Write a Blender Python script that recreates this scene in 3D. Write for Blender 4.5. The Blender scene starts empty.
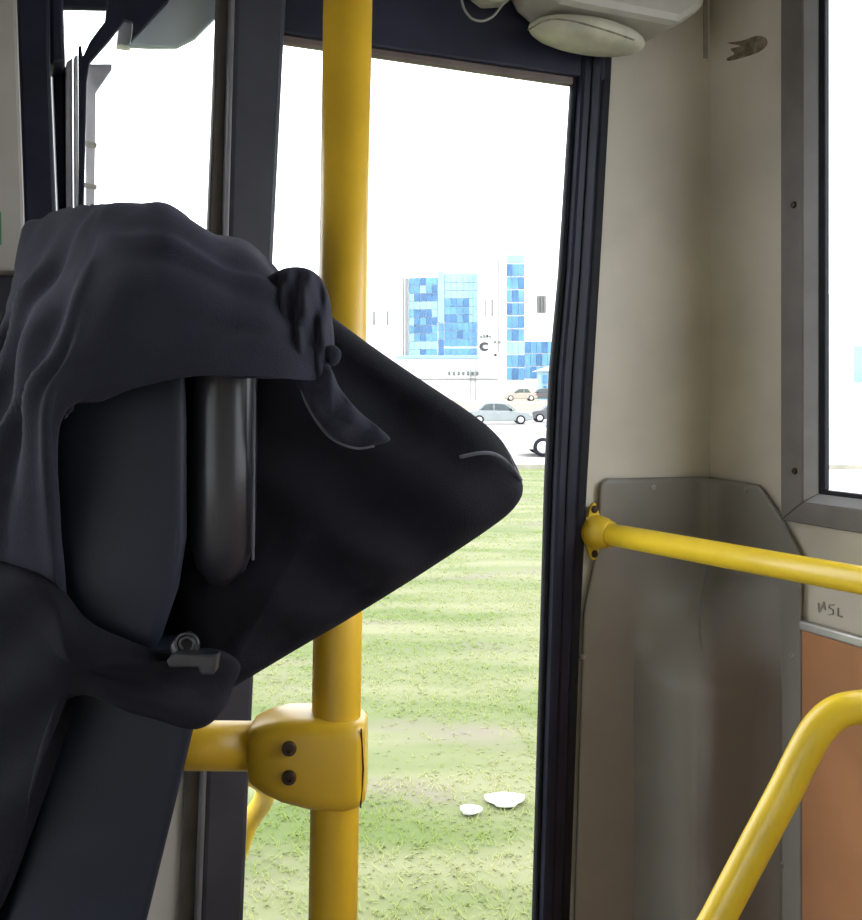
import bpy, bmesh, math, random
from mathutils import Vector, Matrix, noise

scene = bpy.context.scene
C = scene.collection
random.seed(7)
V = Vector

# ------------------------------------------------------------------ camera
EYE = V((0.0, 0.0, 1.95))
F_PX = 900.0
HORIZON = 394.0          # the view is level; the lens is shifted down a little
cam_d = bpy.data.cameras.new('camera')
cam_d.sensor_fit = 'VERTICAL'
cam_d.sensor_height = 24.0
cam_d.lens = F_PX / 920 * 24.0
cam_d.clip_start = 0.02
cam_d.clip_end = 1000
cam = bpy.data.objects.new('camera', cam_d)
C.objects.link(cam)
cam.location = EYE
cam.rotation_euler = (math.pi / 2, 0, 0)
cam_d.shift_y = -(460 - HORIZON) / 920
scene.camera = cam

# ------------------------------------------------------------------ overcast sky
world = bpy.data.worlds.new('overcast_sky')
scene.world = world
world.use_nodes = True
wn = world.node_tree.nodes
wn['Background'].inputs['Color'].default_value = (0.93, 0.965, 1.0, 1)
wn['Background'].inputs['Strength'].default_value = 5.0

vs = scene.view_settings
vs.view_transform = 'Standard'
vs.look = 'None'
vs.exposure = 0.0
vs.gamma = 1.0
vs.use_curve_mapping = False
scene.cycles.use_denoising = True
scene.cycles.max_bounces = 10
scene.cycles.diffuse_bounces = 6
scene.cycles.transparent_max_bounces = 16
scene.cycles.sample_clamp_indirect = 10

# ------------------------------------------------------------------ frames of reference
# the bus: E1 runs along the door side towards the rear corner, E2 points out through the door
A_BUS = math.radians(25)
E1 = V((math.cos(A_BUS), math.sin(A_BUS), 0))
E2 = V((-math.sin(A_BUS), math.cos(A_BUS), 0))
WALL_L = 1.081          # door side wall, distance along E2
WALL_R = 0.981          # rear wall, distance along E1
FLOOR = 0.55
CEIL = 2.72

def ray(px, py):
    return V(((px - 431) / F_PX, 1.0, (HORIZON - py) / F_PX))

def D(px, py, d):
    r = ray(px, py)
    return EYE + r * (d / r.y)

def L(px, py, off=0.0):
    r = ray(px, py)
    return EYE + r * ((WALL_L - off) / r.dot(E2))

def R(px, py, off=0.0):
    r = ray(px, py)
    return EYE + r * ((WALL_R - off) / r.dot(E1))

def B(e1, e2, z):
    p = E1 * e1 + E2 * e2
    return V((p.x, p.y, z))

def S(px, d=None):      # scale of one pixel at depth d
    return d / F_PX

# ------------------------------------------------------------------ materials
MATS = {}
def mat(name, col, rough=0.6, metal=0.0, var=0.0, scale=8.0, bump=0.0, bscale=None, col2=None,
        sheen=0.0, spec=0.5, stretch=(1, 1, 1), detail=4.0, coat=0.0):
    if name in MATS:
        return MATS[name]
    m = bpy.data.materials.new(name)
    m.use_nodes = True
    nt = m.node_tree
    p = nt.nodes['Principled BSDF']
    p.inputs['Base Color'].default_value = (*col, 1)
    p.inputs['Roughness'].default_value = rough
    p.inputs['Metallic'].default_value = metal
    p.inputs['Specular IOR Level'].default_value = spec
    if sheen:
        p.inputs['Sheen Weight'].default_value = sheen
        p.inputs['Sheen Roughness'].default_value = 0.6
        p.inputs['Sheen Tint'].default_value = (0.62, 0.62, 0.9, 1)
    if coat:
        p.inputs['Coat Weight'].default_value = coat
        p.inputs['Coat Roughness'].default_value = 0.25
    tc = nt.nodes.new('ShaderNodeNewGeometry')
    mp = nt.nodes.new('ShaderNodeMapping')
    mp.inputs['Scale'].default_value = stretch
    nt.links.new(tc.outputs['Position'], mp.inputs['Vector'])
    if var or col2:
        n = nt.nodes.new('ShaderNodeTexNoise')
        n.inputs['Scale'].default_value = scale
        n.inputs['Detail'].default_value = detail
        nt.links.new(mp.outputs['Vector'], n.inputs['Vector'])
        r = nt.nodes.new('ShaderNodeValToRGB')
        r.color_ramp.elements[0].position = 0.36
        r.color_ramp.elements[1].position = 0.64
        c2 = col2 if col2 else tuple(min(1, c * (1 + var)) for c in col)
        c1 = col if col2 else tuple(c * (1 - var) for c in col)
        r.color_ramp.elements[0].color = (*c1, 1)
        r.color_ramp.elements[1].color = (*c2, 1)
        nt.links.new(n.outputs['Fac'], r.inputs['Fac'])
        nt.links.new(r.outputs['Color'], p.inputs['Base Color'])
    if bump:
        n2 = nt.nodes.new('ShaderNodeTexNoise')
        n2.inputs['Scale'].default_value = bscale or scale * 6
        n2.inputs['Detail'].default_value = 3
        nt.links.new(tc.outputs['Position'], n2.inputs['Vector'])
        b = nt.nodes.new('ShaderNodeBump')
        b.inputs['Strength'].default_value = bump
        b.inputs['Distance'].default_value = 0.004
        nt.links.new(n2.outputs['Fac'], b.inputs['Height'])
        nt.links.new(b.outputs['Normal'], p.inputs['Normal'])
    MATS[name] = m
    return m

def glass_mat(name, tint=(1, 1, 1), refl=0.05):
    m = bpy.data.materials.new(name)
    m.use_nodes = True
    nt = m.node_tree
    nt.nodes.remove(nt.nodes['Principled BSDF'])
    out = nt.nodes['Material Output']
    tr = nt.nodes.new('ShaderNodeBsdfTransparent')
    tr.inputs['Color'].default_value = (*tint, 1)
    gl = nt.nodes.new('ShaderNodeBsdfGlossy')
    gl.inputs['Roughness'].default_value = 0.02
    mx = nt.nodes.new('ShaderNodeMixShader')
    lw = nt.nodes.new('ShaderNodeLayerWeight')
    lw.inputs['Blend'].default_value = 0.12
    mu = nt.nodes.new('ShaderNodeMath')
    mu.operation = 'MULTIPLY'
    mu.inputs[1].default_value = 0.35
    nt.links.new(lw.outputs['Fresnel'], mu.inputs[0])
    nt.links.new(mu.outputs[0], mx.inputs['Fac'])
    nt.links.new(tr.outputs[0], mx.inputs[1])
    nt.links.new(gl.outputs[0], mx.inputs[2])
    nt.links.new(mx.outputs[0], out.inputs['Surface'])
    return m

M_CREAM = mat('cream_paint', (0.60, 0.565, 0.475), 0.55, var=0.09, scale=5, bump=0.06, bscale=60)
M_CEIL = mat('ceiling_laminate', (0.30, 0.29, 0.26), 0.6, var=0.05, scale=3)
M_FLOOR = mat('floor_rubber', (0.10, 0.10, 0.105), 0.7, var=0.3, scale=30, bump=0.1)
M_YEL = mat('yellow_paint', (0.80, 0.56, 0.025), 0.36, var=0.07, scale=14, bump=0.03, bscale=90, coat=0.25)
M_POLE = mat('yellow_paint_dimmed', (0.70, 0.43, 0.022), 0.38, var=0.07, scale=14, bump=0.03, bscale=90, coat=0.2)  # rail yellow made deeper: the pole's duller light is in the colour
M_YELP = mat('yellow_plastic', (0.79, 0.54, 0.025), 0.42, var=0.06, scale=20, bump=0.03, bscale=120)
M_RUB = mat('black_rubber', (0.008, 0.0085, 0.014), 0.6, var=0.3, scale=30, spec=0.22)
M_NAVY = mat('navy_frame_paint', (0.014, 0.016, 0.032), 0.45, var=0.2, scale=20, spec=0.22)
M_POST = mat('grey_post_paint', (0.048, 0.051, 0.070), 0.45, var=0.12, scale=12, spec=0.3)
M_POSTB = mat('brown_grey_edge', (0.062, 0.058, 0.056), 0.5, var=0.15, scale=25)
M_HEAD = mat('header_paint', (0.020, 0.022, 0.042), 0.5, var=0.2, scale=9, spec=0.25)
M_LIP = mat('header_lip', (0.13, 0.10, 0.09), 0.5, var=0.25, scale=14)
M_WFR = mat('window_frame_grey', (0.155, 0.14, 0.135), 0.5, var=0.12, scale=16, bump=0.04)
M_WIN = mat('window_reveal_grey', (0.30, 0.30, 0.31), 0.45, var=0.07, scale=18)
M_ALU = mat('brushed_aluminium', (0.58, 0.57, 0.56), 0.35, metal=0.7, var=0.05, scale=25)
M_ORG = mat('orange_laminate', (0.44, 0.20, 0.085), 0.5, var=0.14, scale=6, bump=0.05)
M_WHT = mat('white_plastic', (0.46, 0.445, 0.39), 0.45, var=0.08, scale=14)
M_WHG = mat('yellowed_plastic', (0.50, 0.49, 0.38), 0.5, var=0.16, scale=22)
M_LGREY = mat('light_grey_panel', (0.55, 0.55, 0.54), 0.5, var=0.05, scale=6)
M_SCREW = mat('steel_screw', (0.42, 0.40, 0.38), 0.4, metal=0.85, var=0.2, scale=200)
M_BOLT = mat('brown_bolt', (0.055, 0.028, 0.018), 0.45, metal=0.4, var=0.25, scale=150)
M_STAIN = mat('scraped_board', (0.19, 0.155, 0.11), 0.8, var=0.4, scale=90)
M_INK = mat('grey_ink', (0.36, 0.34, 0.29), 0.8, var=0.1, scale=80)
M_VISOR = mat('blue_grey_visor', (0.46, 0.54, 0.58), 0.4, var=0.06, scale=9)
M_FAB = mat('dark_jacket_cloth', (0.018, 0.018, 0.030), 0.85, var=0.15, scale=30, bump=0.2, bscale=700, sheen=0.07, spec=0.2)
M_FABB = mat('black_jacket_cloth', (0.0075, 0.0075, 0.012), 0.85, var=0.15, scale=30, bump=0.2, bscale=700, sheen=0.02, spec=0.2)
M_PIPE = mat('grey_piping', (0.085, 0.085, 0.10), 0.7, var=0.1, scale=60, sheen=0.3)
M_VIN = mat('slate_vinyl', (0.014, 0.018, 0.031), 0.52, var=0.12, scale=14, spec=0.3, bump=0.05, bscale=240)
M_VING = mat('black_glossy_vinyl', (0.022, 0.022, 0.028), 0.30, var=0.12, scale=14)
M_MAR = mat('dark_maroon_fabric', (0.013, 0.008, 0.011), 0.9, var=0.3, scale=60, bump=0.2, bscale=500)
M_BUCK = mat('dark_grey_plastic', (0.026, 0.026, 0.031), 0.4, var=0.1, scale=60)
M_GREEN = mat('green_sticker', (0.05, 0.22, 0.10), 0.5, var=0.1, scale=60)
M_PANE = glass_mat('clear_glass')
M_TINT = glass_mat('tinted_bus_glass', (0.52, 0.56, 0.55))

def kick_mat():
    # grey sheet with a patchy brown tone on the facet towards the rear wall
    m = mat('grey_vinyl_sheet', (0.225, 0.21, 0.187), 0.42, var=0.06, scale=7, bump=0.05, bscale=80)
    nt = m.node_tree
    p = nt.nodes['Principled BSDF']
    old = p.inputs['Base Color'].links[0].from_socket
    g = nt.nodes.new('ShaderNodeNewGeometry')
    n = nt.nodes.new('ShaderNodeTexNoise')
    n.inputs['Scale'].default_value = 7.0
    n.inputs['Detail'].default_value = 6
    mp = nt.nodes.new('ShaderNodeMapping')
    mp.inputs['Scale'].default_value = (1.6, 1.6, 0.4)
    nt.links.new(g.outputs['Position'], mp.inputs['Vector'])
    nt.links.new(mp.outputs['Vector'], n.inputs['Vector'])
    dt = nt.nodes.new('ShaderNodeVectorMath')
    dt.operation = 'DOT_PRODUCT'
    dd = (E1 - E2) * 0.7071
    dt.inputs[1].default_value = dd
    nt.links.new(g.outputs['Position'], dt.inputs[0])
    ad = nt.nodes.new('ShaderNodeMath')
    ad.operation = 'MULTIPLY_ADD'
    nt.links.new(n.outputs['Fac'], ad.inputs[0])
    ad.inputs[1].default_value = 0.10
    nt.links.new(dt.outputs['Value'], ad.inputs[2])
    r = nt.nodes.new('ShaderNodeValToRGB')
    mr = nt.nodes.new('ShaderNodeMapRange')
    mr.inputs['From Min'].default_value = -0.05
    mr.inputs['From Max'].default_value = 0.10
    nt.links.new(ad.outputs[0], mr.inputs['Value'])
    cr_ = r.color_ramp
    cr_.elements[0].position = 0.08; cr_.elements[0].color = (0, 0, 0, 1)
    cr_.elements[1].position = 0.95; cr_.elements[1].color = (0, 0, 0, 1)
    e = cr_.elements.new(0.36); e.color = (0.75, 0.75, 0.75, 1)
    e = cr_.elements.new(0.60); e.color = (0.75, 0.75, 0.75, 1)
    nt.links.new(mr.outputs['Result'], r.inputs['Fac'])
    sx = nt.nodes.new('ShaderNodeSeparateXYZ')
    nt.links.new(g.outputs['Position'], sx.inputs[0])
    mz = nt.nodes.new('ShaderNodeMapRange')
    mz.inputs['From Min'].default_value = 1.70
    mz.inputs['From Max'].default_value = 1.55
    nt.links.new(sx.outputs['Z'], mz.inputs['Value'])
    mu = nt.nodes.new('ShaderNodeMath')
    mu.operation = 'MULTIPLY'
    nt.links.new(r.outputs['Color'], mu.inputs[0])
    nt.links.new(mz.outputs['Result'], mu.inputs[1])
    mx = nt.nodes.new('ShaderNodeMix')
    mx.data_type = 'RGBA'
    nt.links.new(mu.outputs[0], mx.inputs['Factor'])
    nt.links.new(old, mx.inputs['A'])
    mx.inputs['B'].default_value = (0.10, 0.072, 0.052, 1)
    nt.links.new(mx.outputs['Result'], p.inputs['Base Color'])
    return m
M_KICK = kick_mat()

# ------------------------------------------------------------------ mesh helpers
WLOC = {}
def link(o, parent, wloc):
    C.objects.link(o)
    WLOC[o.name] = wloc
    if parent is not None:
        o.parent = parent
        o.location = wloc - WLOC[parent.name]
    else:
        o.location = wloc
    return o

def tag(o, label=None, cat=None, group=None, kind=None):
    if label: o['label'] = label
    if cat: o['category'] = cat
    if group: o['group'] = group
    if kind: o['kind'] = kind
    return o

def thing(name, loc, label, cat, group=None):
    o = bpy.data.objects.new(name, None)
    o.empty_display_size = 0.05
    link(o, None, V(loc))
    return tag(o, label, cat, group)

def struct(name, loc, label):
    o = bpy.data.objects.new(name, None)
    o.empty_display_size = 0.05
    link(o, None, V(loc))
    return tag(o, label, kind='structure')

def mesh(name, verts, faces, m, parent=None, smooth=False, solid=0.0, bevel=0.0, subsurf=0, auto=None):
    n = len(verts)
    mn = V((min(v[i] for v in verts) for i in range(3)))
    mx = V((max(v[i] for v in verts) for i in range(3)))
    o3 = V(((mn.x + mx.x) / 2, (mn.y + mx.y) / 2, mn.z))
    me = bpy.data.meshes.new(name)
    me.from_pydata([tuple(V(v) - o3) for v in verts], [], faces)
    bm = bmesh.new()
    bm.from_mesh(me)
    bmesh.ops.recalc_face_normals(bm, faces=bm.faces)
    bm.to_mesh(me)
    bm.free()
    me.materials.append(m)
    o = bpy.data.objects.new(name, me)
    link(o, parent, o3)
    if smooth:
        for p in me.polygons: p.use_smooth = True
    if solid:
        md = o.modifiers.new('thickness', 'SOLIDIFY'); md.thickness = solid; md.offset = -1
    if bevel:
        md = o.modifiers.new('bevel', 'BEVEL'); md.width = bevel; md.segments = 2; md.limit_method = 'ANGLE'
    if subsurf:
        md = o.modifiers.new('subsurf', 'SUBSURF'); md.levels = subsurf; md.render_levels = subsurf
    return o

def join(parts):
    vs_, fs = [], []
    for v, f in parts:
        k = len(vs_)
        vs_ += v
        fs += [[i + k for i in q] for q in f]
    return vs_, fs

def prism(poly, ext):
    n = len(poly)
    v = [V(p) for p in poly] + [V(p) + V(ext) for p in poly]
    f = [list(range(n))[::-1], [n + i for i in range(n)]]
    f += [[i, (i + 1) % n, n + (i + 1) % n, n + i] for i in range(n)]
    return v, f

def hexa(b0, b1):           # two quads
    v = [V(p) for p in b0] + [V(p) for p in b1]
    return v, [[3, 2, 1, 0], [4, 5, 6, 7], [0, 1, 5, 4], [1, 2, 6, 5], [2, 3, 7, 6], [3, 0, 4, 7]]

def bbox(a0, a1, c0, c1, z0, z1):   # box aligned with the bus
    return hexa([B(a0, c0, z0), B(a1, c0, z0), B(a1, c1, z0), B(a0, c1, z0)],
                [B(a0, c0, z1), B(a1, c0, z1), B(a1, c1, z1), B(a0, c1, z1)])

def wbox(x0, x1, y0, y1, z0, z1):
    return hexa([V((x0, y0, z0)), V((x1, y0, z0)), V((x1, y1, z0)), V((x0, y1, z0))],
                [V((x0, y0, z1)), V((x1, y0, z1)), V((x1, y1, z1)), V((x0, y1, z1))])

def cr(p0, p1, p2, p3, t):
    return 0.5 * ((2 * p1) + (p2 - p0) * t + (2 * p0 - 5 * p1 + 4 * p2 - p3) * t * t + (3 * p1 - p0 - 3 * p2 + p3) * t ** 3)

def spline(pts, k=8, closed=False):
    out = []
    n = len(pts)
    if closed:
        for i in range(n):
            for j in range(k):
                out.append(cr(pts[i - 1], pts[i], pts[(i + 1) % n], pts[(i + 2) % n], j / k))
        return out
    for i in range(n - 1):
        a = pts[max(i - 1, 0)]; b = pts[i]; c = pts[i + 1]; d = pts[min(i + 2, n - 1)]
        for j in range(k):
            out.append(cr(a, b, c, d, j / k))
    out.append(pts[-1])
    return out

def tube(path, r, seg=16, caps=True, rad=None):
    path = [V(p) for p in path]
    v, f = [], []
    t0 = (path[1] - path[0]).normalized()
    up = V((0, 0, 1)) if abs(t0.z) < 0.9 else V((1, 0, 0))
    nrm = t0.cross(up).normalized()
    for i, p in enumerate(path):
        if i == 0: t = path[1] - path[0]
        elif i == len(path) - 1: t = path[-1] - path[-2]
        else: t = (path[i + 1] - path[i]).normalized() + (path[i] - path[i - 1]).normalized()
        t.normalize()
        nrm = (nrm - t * nrm.dot(t)).normalized()
        bn = t.cross(nrm)
        rr = rad[i] if rad else r
        for s in range(seg):
            a = 2 * math.pi * s / seg
            v.append(p + (nrm * math.cos(a) + bn * math.sin(a)) * rr)
    for i in range(len(path) - 1):
        for s in range(seg):
            f.append([i * seg + s, i * seg + (s + 1) % seg, (i + 1) * seg + (s + 1) % seg, (i + 1) * seg + s])
    if caps:
        f.append(list(range(seg))[::-1])
        f.append([(len(path) - 1) * seg + s for s in range(seg)])
    return v, f

def lathe(origin, axis, prof, seg=24):
    axis = V(axis).normalized()
    up = V((0, 0, 1)) if abs(axis.z) < 0.9 else V((1, 0, 0))
    a1 = axis.cross(up).normalized()
    a2 = axis.cross(a1)
    v, f = [], []
    for h, r in prof:
        for s in range(seg):
            a = 2 * math.pi * s / seg
            v.append(V(origin) + axis * h + (a1 * math.cos(a) + a2 * math.sin(a)) * r)
    for i in range(len(prof) - 1):
        for s in range(seg):
            f.append([i * seg + s, i * seg + (s + 1) % seg, (i + 1) * seg + (s + 1) % seg, (i + 1) * seg + s])
    f.append(list(range(seg))[::-1])
    f.append([(len(prof) - 1) * seg + s for s in range(seg)])
    return v, f

def screw(parent, p, n, r=0.006, m=None, name='screw'):
    n = V(n).normalized()
    v, f = lathe(p, n, [(-0.001, r), (0.0015, r), (0.003, r * 0.75), (0.0032, r * 0.3), (0.0018, r * 0.28)], 12)
    return mesh(name, v, f, m or M_SCREW, parent, smooth=False)

def pillow(outline, cpx, thick, rings=14, dens=7, power=2.2, fold=None, back=0.7):
    """closed soft body: outline of (px,py,depth); cpx centre; domed towards and away from the viewer."""
    pts = spline([V(p) for p in outline], dens, closed=True)
    c = V(cpx)
    n = len(pts)
    v, f = [], []
    def P(q, off):
        d = q.z
        base = D(q.x, q.y, d)
        return base + V((0, 1, 0)) * off
    rr = [1 - (k / rings) ** 1.6 for k in range(rings)]      # from rim to centre
    for side in (-1, 1):
        for k, r in enumerate(rr):
            if side == 1 and k == 0: continue
            for q in pts:
                w = c + (q - c) * r
                h = thick * (max(0.0, 1 - r ** power)) ** 0.55 * (1 if side < 0 else back)
                off = side * h
                if fold and side < 0: off += fold(w.x, w.y) * min(1.0, (1 - r) * 6)
                v.append(P(w, off))
        v.append(P(c, side * thick * (1 if side < 0 else back) + (fold(c.x, c.y) if fold and side < 0 else 0)))
    fr = lambda k, i: k * n + i % n
    cf = rings * n
    base = cf + 1
    bk = lambda k, i: (i % n) if k == 0 else base + (k - 1) * n + i % n
    cb = base + (rings - 1) * n
    for i in range(n):
        for k in range(rings - 1):
            f.append([fr(k, i), fr(k, i + 1), fr(k + 1, i + 1), fr(k + 1, i)])
            f.append([bk(k, i), bk(k + 1, i), bk(k + 1, i + 1), bk(k, i + 1)])
        f.append([fr(rings - 1, i), fr(rings - 1, i + 1), cf])
        f.append([bk(rings - 1, i + 1), bk(rings - 1, i), cb])
    return v, f

IN_L = -E2      # into the bus from the door side
IN_R = -E1
UP = V((0, 0, 1))

# ================================================================== STRUCTURE
# floor, ceiling and the unseen shell, its openings set to steer the light
OPP, FRONT = -1.42, -3.1  # front end pulled close so the windscreen lights the jacket
v, f = bbox(FRONT, WALL_R + 0.05, OPP, WALL_L + 0.03, FLOOR - 0.05, FLOOR)
tag(mesh('floor', v, f, M_FLOOR), 'dark rubber floor of the bus', kind='structure')
v, f = bbox(FRONT - 0.05, WALL_R + 0.05, OPP - 0.05, WALL_L + 0.05, CEIL, CEIL + 0.06)
tag(mesh('ceiling', v, f, M_CEIL), 'grey laminate ceiling of the bus', kind='structure')
WB, WT = 1.20, 2.08
W_END = -1.75  # solid wall from here to the rear, added to hold back frontal light
parts = [bbox(FRONT, WALL_R, OPP - 0.05, OPP, FLOOR, WB), bbox(FRONT, WALL_R, OPP - 0.05, OPP, WT, CEIL), bbox(W_END, WALL_R, OPP - 0.05, OPP, WB, WT)]
mull = [FRONT, W_END]
for e in mull[:1]:
    parts.append(bbox(e, e + 0.10, OPP - 0.05, OPP, WB, WT))
v, f = join(parts)
wo = tag(mesh('wall_opposite', v, f, M_CREAM), 'unseen cream side wall, rear part closed to shape the light, one window ahead', kind='structure')
for e, e_end in zip(mull, mull[1:]):
    v, f = bbox(e + 0.1, e_end, OPP - 0.03, OPP - 0.025, WB, WT)
    mesh('pane', v, f, M_PANE, wo)
parts = [bbox(FRONT - 0.05, FRONT, OPP, WALL_L, FLOOR, 1.05), bbox(FRONT - 0.05, FRONT, OPP, WALL_L, 2.2, CEIL)]
v, f = join(parts)
wf = tag(mesh('wall_front', v, f, M_CREAM), 'unseen front end of the bus, set close so its windscreen adds light', kind='structure')
v, f = bbox(FRONT - 0.03, FRONT - 0.025, OPP, WALL_L, 1.05, 2.2)
mesh('pane', v, f, M_PANE, wf)

# rear wall with its framed window
def R12(p):            # rear wall coordinate: distance along E2 and height
    return p.dot(E2), p.z
e2_win = R(789, 300).dot(E2)
z_win0 = R(790, 520).z
e2_end = -1.05
z_win1 = 2.56
parts = [bbox(WALL_R, WALL_R + 0.05, e2_win, WALL_L + 0.05, FLOOR, CEIL),
         bbox(WALL_R, WALL_R + 0.05, e2_end, e2_win, FLOOR, z_win0),
         bbox(WALL_R, WALL_R + 0.05, e2_end, e2_win, z_win1, CEIL),
         bbox(WALL_R, WALL_R + 0.05, OPP, e2_end, FLOOR, CEIL)]
v, f = join(parts)
wr = tag(mesh('wall_rear', v, f, M_CREAM), 'cream rear wall with stained corner and a grey framed window', kind='structure')

win = struct('window_1', B(WALL_R, (e2_win + e2_end) / 2, z_win0), 'large rear window with thick grey frame and black gasket')
def frame_ring(a0, a1, off0, off1, w0, w1):
    """four mitred bars: inset a0..a1 from opening edge, standing off the wall w0 (outer) to w1 (inner)"""
    bars = []
    def ringpts(ins, off):
        iz = ins * 0.72
        return [B(WALL_R - off, e2_win - ins, z_win0 + iz), B(WALL_R - off, e2_end + ins, z_win0 + iz),
                B(WALL_R - off, e2_end + ins, z_win1 - iz), B(WALL_R - off, e2_win - ins, z_win1 - iz)]
    o_f, i_f = ringpts(a0, w0), ringpts(a1, w1)
    o_b, i_b = ringpts(a0, off0), ringpts(a1, off1)
    for k in range(4):
        j = (k + 1) % 4
        bars.append(hexa([o_b[k], o_b[j], i_b[j], i_b[k]], [o_f[k], o_f[j], i_f[j], i_f[k]]))
    return bars
wfr = 0.042
for v, f in frame_ring(0.0, wfr, 0.0, 0.0, 0.016, 0.020):
    mesh('frame_bar', v, f, M_WFR, win, bevel=0.002)
for v, f in frame_ring(wfr, wfr + 0.017, 0.0, 0.0, 0.019, 0.010):
    mesh('reveal_bar', v, f, M_WIN, win, bevel=0.0015)
for v, f in frame_ring(wfr + 0.017, wfr + 0.025, -0.002, -0.002, 0.010, 0.007):
    mesh('gasket', v, f, M_RUB, win, bevel=0.0015)
g0 = wfr + 0.018
v, f = bbox(WALL_R - 0.002, WALL_R + 0.003, e2_end + g0, e2_win - g0, z_win0 + g0, z_win1 - g0)
mesh('pane', v, f, M_PANE, win)
screw(win, R(795, 471, 0.0185), IN_R, 0.0045, M_BOLT)
screw(win, R(794, 205, 0.0185), IN_R, 0.0045, M_BOLT)

# door side wall: cream pillar between the door frame and the corner
corner = R(710, 300).dot(E2)
zt, zb = CEIL, FLOOR
def frame_edge_right(z):      # right edge of the leaning door frame post, as a position along E1
    p0, p1 = L(612, 60), L(570, 920)
    t = (z - p0.z) / (p1.z - p0.z)
    return p0.dot(E1) + (p1.dot(E1) - p0.dot(E1)) * t
poly = [B(frame_edge_right(zt) - 0.01, WALL_L, zt), B(WALL_R, WALL_L, zt), B(WALL_R, WALL_L, zb), B(frame_edge_right(zb) - 0.01, WALL_L, zb)]
v, f = prism(poly, E2 * 0.05)
ws = tag(mesh('wall_door_side', v, f, M_CREAM), 'narrow cream wall between the door frame and the rear corner', kind='structure')
# thin joint line at the corner, upper part
v, f = bbox(WALL_R - 0.014, WALL_R - 0.006, WALL_L - 0.002, WALL_L - 0.0005, R(705, 62).z, CEIL)
mesh('joint_strip', v, f, M_INK, ws)

# scraped patch on the rear wall
sp = [(727, 43), (742, 41), (757, 36), (766, 38), (767, 45), (759, 52), (745, 57), (729, 61), (728, 58), (735, 54), (731, 49), (741, 46)]
v, f = prism([R(q.x, q.y, 0.0) for q in spline([V((x, y, 0)) for x, y in sp], 3, closed=True)], IN_R * 0.0012)
mesh('scraped_patch', v, f, M_STAIN, wr)['label'] = 'brown scraped patch'
# pencilled letters under the window
def strokes(lines, r=0.0011):
    return join([tube([R(x, y, 0.0012) for x, y in ln], r, 6) for ln in lines])
v, f = strokes([[(818, 603), (819, 612)], [(819, 612), (824, 602)], [(824, 602), (825, 610)],
                [(834, 605), (829, 605), (829, 608), (833, 610), (833, 614), (829, 615)], [(838, 608), (838, 616), (842, 617)]])
mesh('pencil_letters', v, f, M_INK, wr)

# grey trim strip and orange panel below the window
z_tr = R(830, 632).z
v, f = bbox(WALL_R - 0.012, WALL_R, OPP, R(805, 625).dot(E2), R(812, 631).z, R(812, 621).z)
tag(mesh('trim_1', v, f, M_ALU, bevel=0.003), 'thin pale trim strip above the orange panel', kind='structure')
v, f = bbox(WALL_R - 0.008, WALL_R, OPP, R(800, 700).dot(E2), FLOOR + 0.02, R(812, 631.5).z)
tag(mesh('trim_2', v, f, M_ORG), 'orange brown laminate panel on the lower rear wall', kind='structure')

# ---- moulded grey kick sheet wrapping the corner
kick = struct('trim_3', B(WALL_R, WALL_L, FLOOR), 'scuffed grey sheet screwed over the lower corner beside the door')
def wL(px, py): return L(px, py).dot(E1) - WALL_R          # negative: on the door side wall
def wR(px, py): return WALL_L - R(px, py).dot(E2)          # positive: on the rear wall
zk_top = [(wL(597, 484), L(597, 484).z), (wL(603, 478), L(603, 478).z), (0.0, R(710, 476).z), (wR(764, 485), R(764, 485).z),
          (wR(786, 517), R(786, 517).z), (wR(806, 556), R(806, 556).z)]
def top_z(w):
    for (a, za), (b, zb_) in zip(zk_top, zk_top[1:]):
        if a <= w <= b:
            return za + (zb_ - za) * (w - a) / (b - a)
    return zk_top[0][1] if w < zk_top[0][0] else zk_top[-1][1]
def left_w(z):
    pts = [(L(597, 484).z, wL(597, 484)), (L(594, 545).z, wL(594, 545)), (L(581, 610).z, wL(581, 610)), (FLOOR, frame_edge_right(FLOOR) - WALL_R + 0.0)]
    pts[3] = (L(571, 920).z, wL(571, 920)) if z > L(571, 920).z else (FLOOR, frame_edge_right(FLOOR) - WALL_R)
    if z <= L(571, 920).z:
        a, b = (L(571, 920).z, wL(571, 920)), (FLOOR, frame_edge_right(FLOOR) - WALL_R)
        return a[1] + (b[1] - a[1]) * (z - a[0]) / (b[0] - a[0])
    for (za, a), (zb_, b) in zip(pts, pts[1:]):
        if za >= z >= zb_:
            return a + (b - a) * (z - za) / (zb_ - za)
    return pts[0][1]
right_w = wR(806, 640)
z_pk0, z_pk1 = L(720, 560).z, L(697, 660).z
WPK = wL(697, 700)
def lerp(a, b, t): return a + (b - a) * t
def base_pt(w, z, off):
    if w <= 0: return B(WALL_R + w, WALL_L - off, z)
    return B(WALL_R - off, WALL_L - w, z)
W0, W1 = -0.150, 0.150
def sheet_pt(w, z, off=0.006):
    k = max(0.0, min(1.0, (z_pk0 - z) / (z_pk0 - z_pk1)))
    p = base_pt(w, z, off)
    rnd = (IN_L + IN_R) * (0.009 * math.exp(-(w / 0.022) ** 2) * (1 - k))
    if w <= W0 or w >= W1: return p
    wp = lerp(0.060, -0.030, k)            # the ridge leans towards the rear wall at its top
    ridge = B(0.868, 0.983, z)
    a, b = base_pt(W0, z, off), base_pt(W1, z, off)
    t = (w - W0) / (wp - W0) if w < wp else (w - wp) / (W1 - wp)
    q = lerp(a, ridge, t) if w < wp else lerp(ridge, b, t)
    # soften the fold
    soft = math.exp(-((w - wp) / 0.022) ** 2) * 0.010 * k
    q += (E1 + E2) * soft * 0.7
    return lerp(p, q, k ** 0.9) + rnd
NU, NV = 110, 80
v, f = [], []
wmin = wL(571, 920) - 0.02
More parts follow.
